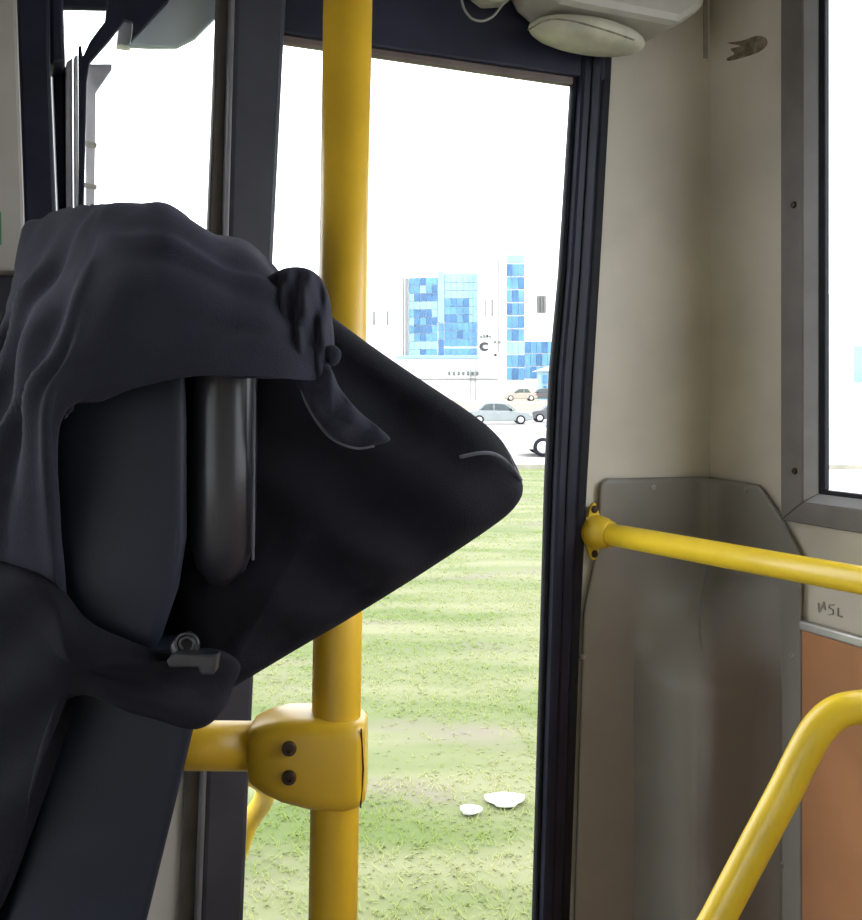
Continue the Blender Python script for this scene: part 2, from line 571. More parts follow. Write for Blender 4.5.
for j in range(NV + 1):
    for i in range(NU + 1):
        u = i / NU
        # the top row follows the cut top edge
        w_guess = wL(597, 484) + (right_w - wL(597, 484)) * u
        zt_ = top_z(w_guess)
        z = zt_ + (FLOOR + 0.02 - zt_) * (j / NV) ** 1.15
        lw = left_w(z)
        w = lw + (right_w - lw) * u
        v.append(sheet_pt(w, z))
for j in range(NV):
    for i in range(NU):
        a = j * (NU + 1) + i
        f.append([a, a + 1, a + NU + 2, a + NU + 1])
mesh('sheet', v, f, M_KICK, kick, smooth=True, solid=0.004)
for px, py in ((653, 487), (582, 657)):
    screw(kick, L(px, py, 0.008), IN_L, 0.0045)
for px, py in ((747, 490), (793, 655), (783, 864)):
    screw(kick, R(px, py, 0.008), IN_R, 0.0045)
# streak of dirt running down from the grab rail flange
v, f = prism([L(602, 560, 0.0065), L(606, 560, 0.0065), L(604, 590, 0.0065), L(600, 617, 0.0065), L(597, 614, 0.0065), L(601, 588, 0.0065)], IN_L * 0.0008)
mesh('dirt_streak', v, f, M_STAIN, kick)

# ---- door 1: the glazed opening in the middle
door = struct('door_1', B(0.2, WALL_L, FLOOR), 'glazed bus door with dark rubber edged frame')
def post(name, left, right, off, thick, m, parent, bevel=0.004):
    """leaning post in the door side wall: pixel poly-lines for its left and right edges"""
    v, f = [], []
    n = len(left)
    for (lx, ly), (rx, ry) in zip(left, right):
        a, b = L(lx, ly, off), L(rx, ry, off)
        v += [a, b, b + E2 * thick, a + E2 * thick]
    for i in range(n - 1):
        k = i * 4
        for j in range(4):
            f.append([k + j, k + (j + 1) % 4, k + 4 + (j + 1) % 4, k + 4 + j])
    f += [[3, 2, 1, 0], [(n - 1) * 4 + j for j in range(4)]]
    return mesh(name, v, f, m, parent, bevel=bevel)
lf = [(575, 30), (573, 85), (561, 275), (552, 371), (547, 490), (543, 640), (535, 920), (523, 1380)]
rt = [(613, 30), (612, 62), (600, 275), (594, 371), (587, 490), (580, 640), (570, 920), (551, 1380)]
mid = lambda t: [(a[0] + (b[0] - a[0]) * t, a[1] + (b[1] - a[1]) * t) for a, b in zip(lf, rt)]
post('rubber_seal', lf, mid(0.25), 0.006, 0.012, M_RUB, door)
post('frame_post', mid(0.22), mid(0.80), 0.016, 0.024, M_NAVY, door, 0.006)
post('rubber_seal', mid(0.76), mid(1.02), 0.010, 0.03, M_RUB, door)
post('frame_groove', mid(0.50), mid(0.55), 0.0185, 0.01, M_RUB, door, 0.001)
# header over the opening
hb = lambda x: 43 + (x - 285) * 42 / 288.0
def hdr(x0, x1, d0, d1, off, th, m, name, parent):
    poly = [L(x0, hb(x0) + d0, off), L(x1, hb(x1) + d0, off), L(x1, hb(x1) + d1, off), L(x0, hb(x0) + d1, off)]
    v, f = prism(poly, E2 * th)
    return mesh(name, v, f, m, parent, bevel=0.003)
hdr(262, 606, -230, -10, 0.012, 0.03, M_HEAD, 'header_beam', door)
hdr(262, 578, -12, 0, 0.004, 0.012, M_LIP, 'header_lip', door)
v, f = bbox(L(-95, 0).dot(E1), L(606, 60).dot(E1), WALL_L + 0.002, WALL_L + 0.04, 2.455, CEIL)
tag(mesh('wall_header', v, f, M_HEAD), 'dark panel running above both door openings', kind='structure')
# glass of the door
poly = [L(262, hb(262) - 6), L(580, hb(580) - 6), L(526, 1300), L(225, 1300)]
v, f = prism([p + E2 * 0.030 for p in poly], E2 * 0.005)
mesh('pane', v, f, M_PANE, door)
v, f = prism([L(225, 1290), L(526, 1290), L(524, 1400), L(220, 1400)], E2 * 0.04)
mesh('bottom_rail', v, f, M_NAVY, door)
# middle post
ml = [(236, -60), (228, 240), (205, 800), (183, 1380)]
mr = [(290, -60), (275, 240), (249, 800), (226, 1380)]
sl = [(219, -60), (207, 240), (184, 800), (161, 1380)]
post('frame_post', ml, mr, 0.020, 0.03, M_POST, door, 0.006)
post('edge_strip', sl, [(x + 3, y) for x, y in ml], 0.006, 0.012, M_POSTB, door)
ms = [(x - 4, y) for x, y in ml]
post('edge_highlight', ms, [(x + 1, y) for x, y in ml], 0.020, 0.02, mat('highlight_grey', (0.16, 0.16, 0.18), 0.4, var=0.1, scale=30), door, 0.002)  # lighter strip carries the highlight along the post edge in its colour

# ---- door 2: the leaf at the left with its mechanism
door2 = struct('door_2', L(110, 1300), 'left door leaf with dark posts, grey edge strips and a slanted arm')
post('frame_post', [(14, -60), (18, 60), (27, 300), (40, 700)], [(50, -60), (50.5, 64), (57.5, 240), (62, 700)], 0.02, 0.06, M_NAVY, door2)
post('frame_post', [(50.0, -60), (51.5, 66), (58.5, 240), (63, 700)], [(62, -60), (65.5, 62), (67, 240), (69, 700)], -0.035, 0.03, M_NAVY, door2)
post('frame_post', [(50, -60), (50.2, 40), (50.3, 64)], [(62, -60), (64.5, 40), (65.5, 62)], 0.012, 0.05, M_NAVY, door2)
M_STRIP = mat('satin_edge_strip', (0.66, 0.66, 0.74), 0.45, metal=0.0, var=0.08, scale=30)
post('edge_strip', [(66, 62), (67, 240), (68, 700)], [(72.5, 57), (73.5, 240), (74, 700)], -0.02, 0.02, M_STRIP, door2, 0.002)
post('edge_strip', [(74, 56), (75, 240), (75.5, 700)], [(78, 54), (79, 240), (79, 700)], -0.012, 0.02, M_STRIP, door2, 0.002)
arm = [(106, 12), (110, -60), (200, -60), (168, 2), (131, 42), (133, 22), (125, 20), (110, 40), (95, 57), (90, 63), (87, 82), (83.5, 240), (84, 700), (80, 700), (79.2, 240), (78.5, 46), (81, 44), (83, 56), (90, 41), (98, 30), (105, 21)]
v, f = prism([L(x, y, -0.01) for x, y in arm], E2 * 0.008)
mesh('slanted_arm', v, f, M_NAVY, door2, bevel=0.002)
v, f = prism([L(40, -60, 0.0), L(116, -60, 0.0), L(108, 9, 0.0), (L(61, 8, 0.0))], E2 * 0.01)
mesh('top_rail', v, f, M_NAVY, door2, bevel=0.003)
v, f = prism([L(x, y, -0.03) for x, y in ((128, 46), (170, -60), (232, -60), (226, 8), (212, 22), (196, 38), (178, 47), (150, 47))], E2 * 0.012)
mesh('visor', v, f, M_VISOR, door2, bevel=0.004)['label'] = 'pale blue grey visor'
v, f = prism([L(x, y, -0.05) for x, y in ((86, 64), (112, 64), (112, 69), (96, 92), (94, 240), (86, 240))], E2 * 0.01)
mesh('folded_edge', v, f, mat('pale_edge', (0.62, 0.62, 0.66), 0.5, var=0.05, scale=20), door2)
v, f = prism([L(x, y, -0.04) for x, y in ((119, 22), (134, 21), (132, 46), (117, 44))], E2 * 0.02)
mesh('bracket', v, f, M_LGREY, door2, bevel=0.002)
for y in (142, 184):
    v, f = prism([L(x, yy, -0.035) for x, yy in ((82, y - 2), (97, y + 1), (97, y + 4), (82, y + 1))], E2 * 0.012)
    mesh('hinge_clip', v, f, M_WHT, door2)
v, f = prism([L(78, -60), L(250, -60), L(230, 500), L(78, 500)], E2 * 0.005)
v = [p + E2 * 0.045 for p in v]
mesh('pane', v, f, M_PANE, door2)
v, f = prism([L(-20, 560, -0.005), L(195, 560, -0.005), L(166, 1380, -0.005), L(-60, 1380, -0.005)], E2 * 0.03)
mesh('lower_panel', v, f, M_LGREY, door2)
# cream pillar cover at the far left, and the wall going on towards the front
pc = thing('pillar_cover', L(0, 272, 0.02), 'cream pillar cover at the top left beside dark door posts', 'cover')
v, f = prism([L(x, y, 0.05) for x, y in ((-90, -90), (14, -90), (19, 60), (24, 200), (25, 235), (20, 271), (-90, 271))], E2 * 0.045)
mesh('cover_panel', v, f, mat('grey_cream_plastic', (0.36, 0.345, 0.32), 0.55, var=0.06, scale=8), pc, bevel=0.004)
v, f = prism([L(x, y, 0.051) for x, y in ((-12, 212), (1.2, 212), (1.6, 245), (-12, 245))], E2 * 0.002)
mesh('sticker', v, f, M_GREEN, pc)
pe = L(-85, 300).dot(E1)
parts = [bbox(FRONT, L(20, 300).dot(E1), WALL_L, WALL_L + 0.05, FLOOR, 1.35), bbox(FRONT, L(30, 300).dot(E1), WALL_L, WALL_L + 0.05, 2.45, CEIL),
         bbox(pe - 0.15, L(22, 300).dot(E1), WALL_L, WALL_L + 0.05, 1.35, 2.45), bbox(-2.1, -2.0, WALL_L, WALL_L + 0.05, 1.35, 2.45)]
v, f = join(parts)
wl = tag(mesh('wall_left', v, f, M_POST), 'dark side wall running on towards the front of the bus', kind='structure')
v, f = bbox(FRONT, pe - 0.15, WALL_L + 0.02, WALL_L + 0.025, 1.35, 2.45)
mesh('pane', v, f, M_PANE, wl)

# ================================================================== OBJECTS IN THE BUS
# ---- upright yellow pole with clamp and short rail
PD = 0.80
r_pole = 24.5 * PD / F_PX
top, bot = D(348, -10, PD), D(333, 920, PD)
dirp = (bot - top) / (bot.z - top.z)
pt = top + dirp * (CEIL - top.z)
pb = top + dirp * (FLOOR - top.z)
pole = thing('grab_pole', pb, 'upright yellow grab pole with bolted clamp joint before the door', 'pole')
v, f = tube([pt, pb], r_pole, 28)
mesh('pole', v, f, M_POLE, pole, smooth=True)
cc = top + dirp * (D(340, 757, PD).z - top.z)
rail_z = D(250, 746, PD).z
# clamp body: loft from the rail end, widening to a barrel round the pole
ctl = [(-0.074, 0.0235, 0.0225), (-0.070, 0.026, 0.026), (-0.059, 0.032, 0.029), (-0.044, 0.037, 0.031), (-0.02, 0.040, 0.033),
       (0.010, 0.0395, 0.033), (0.022, 0.037, 0.029), (0.0275, 0.033, 0.022)]
v, f = [], []
seg = 24
for x, hz, hy in ctl:
    for s in range(seg):
        a = 2 * math.pi * s / seg
        ca, sa = math.cos(a), math.sin(a)
        q = 0.42
        v.append(V((cc.x + x, cc.y + hy * math.copysign(abs(ca) ** q, ca), cc.z + hz * math.copysign(abs(sa) ** q, sa) + 0.009 * (-x / 0.080 if x < 0 else 0))))
for i in range(len(ctl) - 1):
    for s in range(seg):
        f.append([i * seg + s, i * seg + (s + 1) % seg, (i + 1) * seg + (s + 1) % seg, (i + 1) * seg + s])
f += [list(range(seg))[::-1], [(len(ctl) - 1) * seg + s for s in range(seg)]]
clamp = mesh('clamp', v, f, M_POLE, pole, smooth=True, bevel=0.002)
for py in (749, 778):
    p = D(289, py, cc.y - 0.0335)
    v, f = lathe(p + V((0, 0.004, 0)), (0, -1, 0), [(0, 0.0062), (0.005, 0.0062), (0.006, 0.0055), (0.006, 0.003), (0.004, 0.0028)], 16)
    mesh('bolt', v, f, M_BOLT, clamp)
# split line of the clamp at its right edge
v, f = tube([V((cc.x + 0.0245, cc.y - 0.024, cc.z + 0.034)), V((cc.x + 0.0265, cc.y - 0.0245, cc.z)), V((cc.x + 0.0240, cc.y - 0.024, cc.z - 0.034))], 0.0008, 6)
mesh('split_line', v, f, M_BOLT, clamp)
v, f = tube([V((cc.x - 0.072, cc.y, rail_z)), V((cc.x - 0.185, cc.y, rail_z + 0.001))], 0.0212, 24)
mesh('rail', v, f, M_POLE, pole, smooth=True)

# ---- yellow handle on the door leaf, behind the middle post
dh = thing('door_handle', L(240, 840, 0.02), 'curved yellow handle half hidden behind the dark middle post', 'handle')
pth = spline([L(x + 14, y + 20, o) for x, y, o in ((195, 850, 0.035), (200, 800, 0.05), (222, 781, 0.055), (250, 783, 0.055), (270, 794, 0.05), (268, 812, 0.03), (252, 836, 0.01), (240, 870, 0.0))], 6)
v, f = tube(pth, 0.013, 16)
v = [p + E2 * 0.09 for p in v]
mesh('grip', v, f, M_YEL, dh, smooth=True)
v, f = lathe(L(200, 850, -0.02), E2, [(0, 0.02), (0.012, 0.02), (0.016, 0.014)], 16)
v = [p + E2 * 0.02 for p in v]
mesh('mount', v, f, M_YELP, dh, smooth=True)

# ---- straight grab rail from the flange beside the door
fl = L(592, 531, 0.006)
p_end = D(862, 580.5, 1.0)
rd = (p_end - fl).normalized()
gr = thing('grab_rail', fl, 'straight yellow grab rail fixed by a two-eared flange beside the door', 'rail')
v, f = tube([fl + rd * 0.006, fl + rd * 1.05], 0.0158, 24)
mesh('rail', v, f, M_YEL, gr, smooth=True)
v, f = lathe(fl, rd, [(-0.004, 0.0215), (0.004, 0.0235), (0.012, 0.0240), (0.022, 0.0225), (0.030, 0.0195), (0.034, 0.0185), (0.034, 0.0160)], 28)
mesh('collar', v, f, M_YELP, gr, smooth=True)
# flange plate with two ears
out = []
for k in range(64):
    a = 2 * math.pi * k / 64
    s, c = math.sin(a), math.cos(a)
    rr = max(0.022, 0.0)
    ear = math.exp(-((abs(abs(a - math.pi) - math.pi / 2)) / 0.34) ** 2)
    rr = 0.0205 + 0.021 * ear
    out.append(fl + E1 * (c * rr * (1 - 0.15 * ear)) + UP * (s * rr))
v, f = prism(out, IN_L * 0.006)
fp = mesh('flange', v, f, M_YELP, gr, bevel=0.0015)
for sgn in (-1, 1):
    screw(fp, fl + UP * 0.032 * sgn + IN_L * 0.006, IN_L, 0.0055, M_BOLT)
# rear end post of the rail, out of frame
e = fl + rd * 1.05
v, f = tube([V((e.x, e.y, e.z + 0.016)), V((e.x, e.y, FLOOR))], 0.0158, 20)
mesh('end_post', v, f, M_YEL, gr, smooth=True)

# ---- bent grab handle low on the right
HD = 0.90
pth = [D(717, 920, HD), D(750, 857, HD), D(785, 791, HD), D(803, 755, HD), D(819, 728, HD), D(838, 712, HD), D(862, 707, HD), D(900, 706, HD)]
base = V((D(660, 1040, HD).x, HD, FLOOR))
pth = [base, V((base.x, base.y, D(0, 1130, HD).z)), D(676, 1000, HD)] + pth
endp = B(WALL_R - 0.002, pth[-1].dot(E2) - 0.10, pth[-1].z - 0.004)
pth += [endp]
v, f = tube(spline([V(p) for p in pth], 7), 0.0162, 20)
bh = thing('bent_grab_rail', base, 'bent yellow grab rail curving up before the orange panel', 'rail')
mesh('rail', v, f, M_YEL, bh, smooth=True)
v, f = lathe(endp, IN_R, [(0, 0.030), (0.005, 0.030), (0.009, 0.024), (0.018, 0.018)], 20)
mesh('wall_flange', v, f, M_YELP, bh, smooth=True)
v, f = lathe(base, UP, [(0, 0.034), (0.006, 0.034), (0.010, 0.026), (0.022, 0.019)], 24)
mesh('foot_flange', v, f, M_YELP, bh, smooth=True)

# ---- ceiling lamp housing above the door corner
lamp = thing('lamp_housing', L(585, 20, 0.06), 'off-white oval lamp housing above the top corner of the door', 'lamp')
v, f = prism([L(x, y, 0.012) for x, y in ((500, -120), (508, 2), (514, 14), (528, 26), (548, 30), (640, 46), (664, 30), (676, -120))], IN_L * 0.09)
mesh('housing', v, f, M_WHT, lamp, bevel=0.012)
ctr = L(588, 34, 0.060)
ax = (L(640, 45, 0.06) - L(536, 24, 0.06)).normalized()
v, f = [], []
segs, rings = 36, 10
hl = (L(642, 45, 0.06) - L(530, 24, 0.06)).length / 2
for i in range(rings + 1):
    ph = math.pi * i / rings
    for s in range(segs):
        a = 2 * math.pi * s / segs
        rr = math.sin(ph) ** 0.55 if 0 < i < rings else 0.0
        v.append(ctr + ax * (hl * rr * math.cos(a)) + IN_L * (0.040 * rr * math.sin(a)) + UP * (0.017 * math.cos(ph) - 0.003))
for i in range(rings):
    for s in range(segs):
        f.append([i * segs + s, i * segs + (s + 1) % segs, (i + 1) * segs + (s + 1) % segs, (i + 1) * segs + s])
mesh('oval_cover', v, f, M_WHG, lamp, smooth=True)
# gap line between cover and housing
gp = spline([L(528, 30, 0.106), L(548, 20, 0.112), L(572, 21, 0.112), (L(608, 31, 0.112)), L(634, 40, 0.108)], 6)
v, f = tube(gp, 0.0012, 6)
mesh('gap_line', v, f, M_STAIN, lamp)
cab = spline([L(460, -30, 0.05), L(462, 2, 0.05), L(470, 17, 0.05), (L(481, 21, 0.05)), L(492, 17, 0.05), L(500, 8, 0.05), L(512, -8, 0.05)], 8)
v, f = tube(cab, 0.0016, 8)
tag(mesh('cable', v, f, mat('grey_cable', (0.30, 0.30, 0.27), 0.5, var=0.05, scale=40), smooth=True), 'thin pale cable looping beside the lamp housing', 'cable')
v, f = prism([L(x, y, 0.013) for x, y in ((468, -60), (468, 1), (480, 10), (500, 9), (506, -4), (506, -60))], IN_L * 0.03)
tag(mesh('junction_box', v, f, M_WHG, bevel=0.005), 'small greenish box above the door beside the cable', 'box')

# ---- seat seen from its side
SD = 0.60
W_SEAT = E2 * 0.30
seat = thing('bus_seat', V((D(60, 900, 0.78).x, 0.80, FLOOR)), 'dark slate vinyl bus seat with tall back under the jacket', 'seat')
def slab(name, pts, d, depthv, m, bevel=0.012, parent=seat, seg=3):
    v, f = prism([D(x, y, d) for x, y in pts], depthv)
    o = mesh(name, v, f, m, parent, bevel=bevel)
    o.modifiers['bevel'].segments = seg
    for p in o.data.polygons: p.use_smooth = True
    return o
slab('lower_back', [(72, 640), (205, 650), (197, 728), (150, 920), (-65, 1800), (-205, 1800), (8, 920), (66, 700)], SD, W_SEAT, M_VIN, 0.008)
ub = [(46, 300), (185, 300), (190, 420), (190, 540), (182, 590), (165, 640), (150, 668), (110, 650), (70, 625), (56, 560), (48, 460)]
slab('upper_back', ub, SD - 0.012, W_SEAT, M_VIN, 0.012)
v, f = tube([D(224, 300, 0.625), D(224, 380, 0.625), D(224, 470, 0.622), D(223, 545, 0.620), D(221, 566, 0.622), D(219, 580, 0.625)],
            0, 28, rad=[0.0225, 0.0228, 0.0225, 0.0215, 0.017, 0.008])
mesh('side_bolster', v, f, M_VING, seat, smooth=True)
v, f = tube(spline([D(254, 372, 0.612), D(254, 450, 0.610), D(253, 560, 0.610)], 4), 0.0010, 8)
mesh('welt', v, f, M_PIPE, seat, smooth=True)
slab('front_bolster', [(40, 430), (66, 430), (76, 640), (66, 720), (8, 920), (-205, 1800), (-420, 1800), (-180, 920), (-90, 640), (-30, 520)], SD + 0.03, W_SEAT * 0.6, M_MAR, 0.02)
cb = D(-160, 1700, 0.62)
v, f = hexa([B(cb.dot(E1) - 0.46, 0.60, 0.92), B(cb.dot(E1) + 0.04, 0.60, 0.92), B(cb.dot(E1) + 0.04, 1.02, 0.92), B(cb.dot(E1) - 0.46, 1.02, 0.92)],
            [B(cb.dot(E1) - 0.46, 0.60, 1.03), B(cb.dot(E1) + 0.04, 0.60, 1.03), B(cb.dot(E1) + 0.04, 1.02, 1.03), B(cb.dot(E1) - 0.46, 1.02, 1.03)])
mesh('seat_cushion', v, f, M_MAR, seat, bevel=0.03)
for a in (-0.38, -0.04):
    for c in (0.66, 0.96):
        v, f = tube([B(cb.dot(E1) + a, c, 0.93), B(cb.dot(E1) + a, c, FLOOR)], 0.018, 12)
        mesh('leg', v, f, M_RUB, seat, smooth=True)

core = [(40, 330), (215, 330), (222, 560), (215, 700), (120, 690), (60, 680), (46, 500)]
slab('back_core', core, SD + 0.055, W_SEAT * 0.4, M_RUB, 0.01)

# ---- jacket thrown over the seat back
jk = thing('jacket', D(110, 720, 0.62), 'dark navy jacket draped over the seat back with one sleeve jutting out', 'jacket')
cols = [
    [(40, 480, 1.00), (34, 330, .97), (27, 228, .86), (10, 300, .70), (-8, 380, .63), (-22, 490, .60), (-30, 690, .63)],
    [(60, 440, .98), (58, 300, .95), (60, 214, .82), (42, 275, .66), (22, 365, .60), (12, 470, .58), (18, 700, .615)],
    [(95, 400, .95), (95, 280, .92), (97, 208, .72), (78, 272, .60), (56, 352, .56), (42, 440, .548), (66, 690, .602)],
    [(112, 390, .94), (112, 270, .90), (114, 206, .69), (104, 270, .580), (88, 335, .552), (60, 408, .548), (56, 440, .556)],
    [(140, 380, .94), (140, 270, .90), (140, 206, .68), (135, 268, .570), (124, 330, .552), (110, 378, .550), (104, 400, .552)],
    [(175, 380, .94), (172, 270, .90), (167, 207, .67), (175, 270, .570), (180, 325, .556), (182, 360, .556), (182, 377, .556)],
    [(210, 390, .94), (210, 300, .90), (209, 236, .67), (224, 290, .578), (234, 335, .566), (240, 362, .564), (242, 377, .564)],
    [(245, 400, .94), (246, 310, .90), (246, 246, .68), (266, 300, .590), (280, 340, .578), (288, 365, .576), (290, 379, .576)],
    [(272, 410, .92), (274, 330, .88), (273, 273, .69), (296, 318, .615), (312, 348, .600), (320, 368, .598), (324, 380, .600)],
]
cols = [[D(*p) for p in c] for c in cols]
cs = [spline(c, 12) for c in cols]
nr = len(cs[0])
grid = [spline([cs[c][r] for c in range(len(cs))], 14) for r in range(nr)]
nc = len(grid[0])
def fold_amt(i, j):
    u = i / (nc - 1)      # left to right
    w = j / (nr - 1)      # far hem to near hem
    p = grid[j][i]
    d = 0.0
    wl_ = max(0.0, min(1.0, (0.34 - u) / 0.16))
    if w > 0.36:
        k = min(1.0, (w - 0.36) * 5)
        d += wl_ * k * (0.0042 * math.sin(u * 62 + w * 26) + 0.0035 * math.sin(u * 31 - w * 17 + 1.0)) * (1.0 if w < 0.78 else max(0.0, 1 - (w - 0.78) * 7))
        d += (1 - wl_) * k * 0.0008 * math.sin(u * 22 + w * 14 + 0.6)
    d += 0.0030 * noise.noise(p * 14) + 0.0014 * noise.noise(p * 40)
    if w > 0.36: d += wl_ * 0.0014 * math.sin(u * 85 + w * 45 + 3 * noise.noise(p * 9)) * (1.0 if w < 0.78 else 0.3)
    # collar fold running along the top
    d += 0.0045 * math.exp(-((w - (0.425 + 0.06 * u)) / 0.016) ** 2) * max(0.0, min(1.0, (u - 0.28) * 8))
    return d
vv = []
for j in range(nr):
    for i in range(nc):
        p = grid[j][i]
        a = grid[min(j + 1, nr - 1)][i] - grid[max(j - 1, 0)][i]
        b = grid[j][min(i + 1, nc - 1)] - grid[j][max(i - 1, 0)]
        n = a.cross(b).normalized()
        if n.dot(EYE - p) < 0: n = -n
        vv.append(p + n * fold_amt(i, j))
ff = [[j * nc + i, j * nc + i + 1, (j + 1) * nc + i + 1, (j + 1) * nc + i] for j in range(nr - 1) for i in range(nc - 1)]
o = mesh('drape', vv, ff, M_FAB, jk, smooth=True, solid=0.004)
o.modifiers['thickness'].offset = 0
v, f = tube(spline([D(x, y, d) for x, y, d in ((232, 243, .655), (246, 246, .655), (258, 256, .655), (272, 274, .655))], 6), 0.0012, 8)
mesh('seam', v, f, M_PIPE, jk, smooth=True)

# bunched cloth at the right end of the drape
def lump_fold(x, y):
    return 0.0040 * math.sin((x + (y - 320) * 0.12) * 0.28 + 0.4) + 0.0010 * math.sin((x - (y - 320) * 0.2) * 0.6) + 0.003 * noise.noise(V((x * 0.06, y * 0.03, 0)))
v, f = pillow([(268, 284, .615), (280, 270, .62), (300, 267, .62), (317, 274, .62), (328, 293, .62), (333, 325, .62), (334, 352, .615), (326, 378, .605),
               (306, 384, .60), (288, 366, .60), (276, 335, .605)], (302, 326, .612), 0.020, fold=lump_fold, dens=8)
mesh('bunched_cloth', v, f, M_FAB, jk, smooth=True)
v, f = pillow([(326, 347, .60), (334, 345, .60), (341, 352, .60), (339, 362, .60), (331, 366, .60), (325, 358, .60)], (333, 355, .60), 0.004, dens=5, rings=8)
mesh('knot', v, f, M_FAB, jk, smooth=True)
# loose tail hanging from it
tail = [(292, 366, .598), (326, 364, .598), (340, 388, .602), (358, 410, .606), (382, 430, .612), (390, 440, .615), (376, 445, .612), (356, 448, .608),
        (336, 440, .604), (322, 426, .602), (308, 404, .600)]
v, f = pillow(tail, (334, 416, .604), 0.010, rings=10, dens=6, fold=lambda x, y: 0.003 * math.sin((x + y) * 0.12))
mesh('loose_tail', v, f, M_FAB, jk, smooth=True)
v, f = tube(spline([D(x, y, d - 0.001) for x, y, d in ((300, 384, .599), (307, 404, .600), (321, 427, .602), (336, 441, .604), (356, 448, .608), (374, 446, .612))], 6), 0.0010, 8)
mesh('tail_edge', v, f, M_PIPE, jk, smooth=True)

# big folded sleeve standing out to the right
tri = [(205, 360, .66), (262, 330, .665), (318, 306, .67), (334, 318, .67), (372, 346, .672), (420, 379, .672), (468, 411, .672), (496, 434, .672), (513, 459, .672),
       (523, 487, .672), (515, 507, .672), (490, 528, .672), (430, 568, .670), (360, 612, .665), (292, 652, .658), (232, 688, .648), (205, 704, .644),
       (176, 690, .648), (168, 600, .652), (176, 480, .658)]
def tri_fold(x, y):
    f1 = 0.013 * math.sin((y - 0.72 * x) * 0.060 + 0.5) * max(0.0, 1 - abs(x - 370) / 170)
    f2 = 0.004 * math.sin((y + 0.62 * x) * 0.040)
    return f1 * 0.6 + f2 * 0.7 + 0.006 * noise.noise(V((x * 0.012, y * 0.012, 3)))
v, f = pillow(tri, (330, 500, .662), 0.030, rings=22, dens=8, power=5, fold=tri_fold, back=0.9)
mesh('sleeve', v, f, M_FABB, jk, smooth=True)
v, f = tube(spline([D(x, y, d) for x, y, d in ((460, 457, .634), (480, 453, .637), (494, 454, .642), (506, 461, .649), (516, 472, .658), (521, 480, .667))], 6), 0.0013, 8)
mesh('cuff_piping', v, f, M_PIPE, jk, smooth=True)
v, f = tube(spline([D(x, y, d) for x, y, d in ((500, 440, .655), (507, 451, .648), (512, 463, .652), (518, 476, .662))], 6), 0.0009, 8)
mesh('cuff_piping', v, f, M_PIPE, jk, smooth=True)
# waistband slung round the lower seat back, with its buckle
band = [(-60, 550, .62), (0, 560, .596), (50, 580, .576), (85, 620, .578), (130, 642, .577), (170, 655, .577), (215, 650, .582), (240, 664, .60), (232, 690, .60), (222, 712, .585),
        (200, 728, .58), (165, 719, .577), (120, 702, .577), (80, 694, .578), (48, 730, .582), (5, 900, .60), (-60, 960, .62), (-80, 760, .63)]
v, f = pillow(band, (85, 662, .578), 0.016, rings=12, dens=6, power=6, fold=lambda x, y: 0.003 * math.sin(x * 0.05 + y * 0.06))
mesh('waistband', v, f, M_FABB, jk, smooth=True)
v, f = prism([D(x, y, 0.560) for x, y in ((166, 660), (176, 652), (202, 655), (217, 655), (214, 675), (200, 675), (198, 668), (168, 668))], V((0, 0.012, 0)))
buckle = mesh('buckle', v, f, M_BUCK, jk, bevel=0.0015)
for r_, h in ((0.0068, 0.567), (0.0042, 0.566)):
    c0 = D(187, 644, h)
    ring = [c0 + V((math.cos(a) * r_, 0, math.sin(a) * r_)) for a in [2 * math.pi * k / 24 for k in range(25)]]
    v, f = tube(ring, 0.0011, 8, caps=False)
    mesh('snap_ring', v, f, M_BUCK, buckle, smooth=True)
v, f = lathe(D(187, 644, 0.580), (0, -1, 0), [(0, 0.0085), (0.011, 0.0082), (0.0125, 0.0065), (0.0125, 0.0)], 20)
mesh('snap_button', v, f, M_VING, buckle, smooth=True)

# ================================================================== OUTSIDE
M_GRASS = mat('grass_ground', (0.085, 0.115, 0.030), 0.95, col2=(0.165, 0.17, 0.088), scale=1.1, stretch=(0.45, 1.9, 1), detail=6)
M_BLADE = mat('grass_blades', (0.23, 0.30, 0.085), 0.9, col2=(0.38, 0.39, 0.20), scale=1.1, stretch=(0.45, 1.9, 1), detail=5, spec=0.1)
M_ROAD = mat('pale_asphalt', (0.30, 0.29, 0.285), 0.9, var=0.08, scale=1.2)
M_LOT = mat('sandy_lot', (0.24, 0.215, 0.155), 0.95, var=0.15, scale=0.5)
M_KERB = mat('concrete_kerb', (0.27, 0.26, 0.21), 0.9, var=0.15, scale=2)
M_BW = mat('white_cladding', (0.80, 0.80, 0.80), 0.7, var=0.02, scale=0.3)
M_BG = mat('blue_glazing', (0.085, 0.22, 0.38), 0.3, var=0.2, scale=0.35, spec=0.3)
M_BGD = mat('deep_blue_glazing', (0.05, 0.135, 0.27), 0.3, var=0.2, scale=0.4, spec=0.3)
M_BGL = mat('pale_blue_panel', (0.20, 0.36, 0.48), 0.4, var=0.08, scale=0.5)
M_GRY = mat('grey_louver', (0.12, 0.12, 0.115), 0.7, var=0.15, scale=2)
M_LINE = mat('pale_grey_trim', (0.17, 0.175, 0.175), 0.7, var=0.1, scale=1)
M_SIGN = mat('sign_lettering', (0.03, 0.033, 0.04), 0.7, var=0.1, scale=2)
M_SIGNG = mat('green_grey_lettering', (0.11, 0.135, 0.13), 0.7, var=0.1, scale=2)

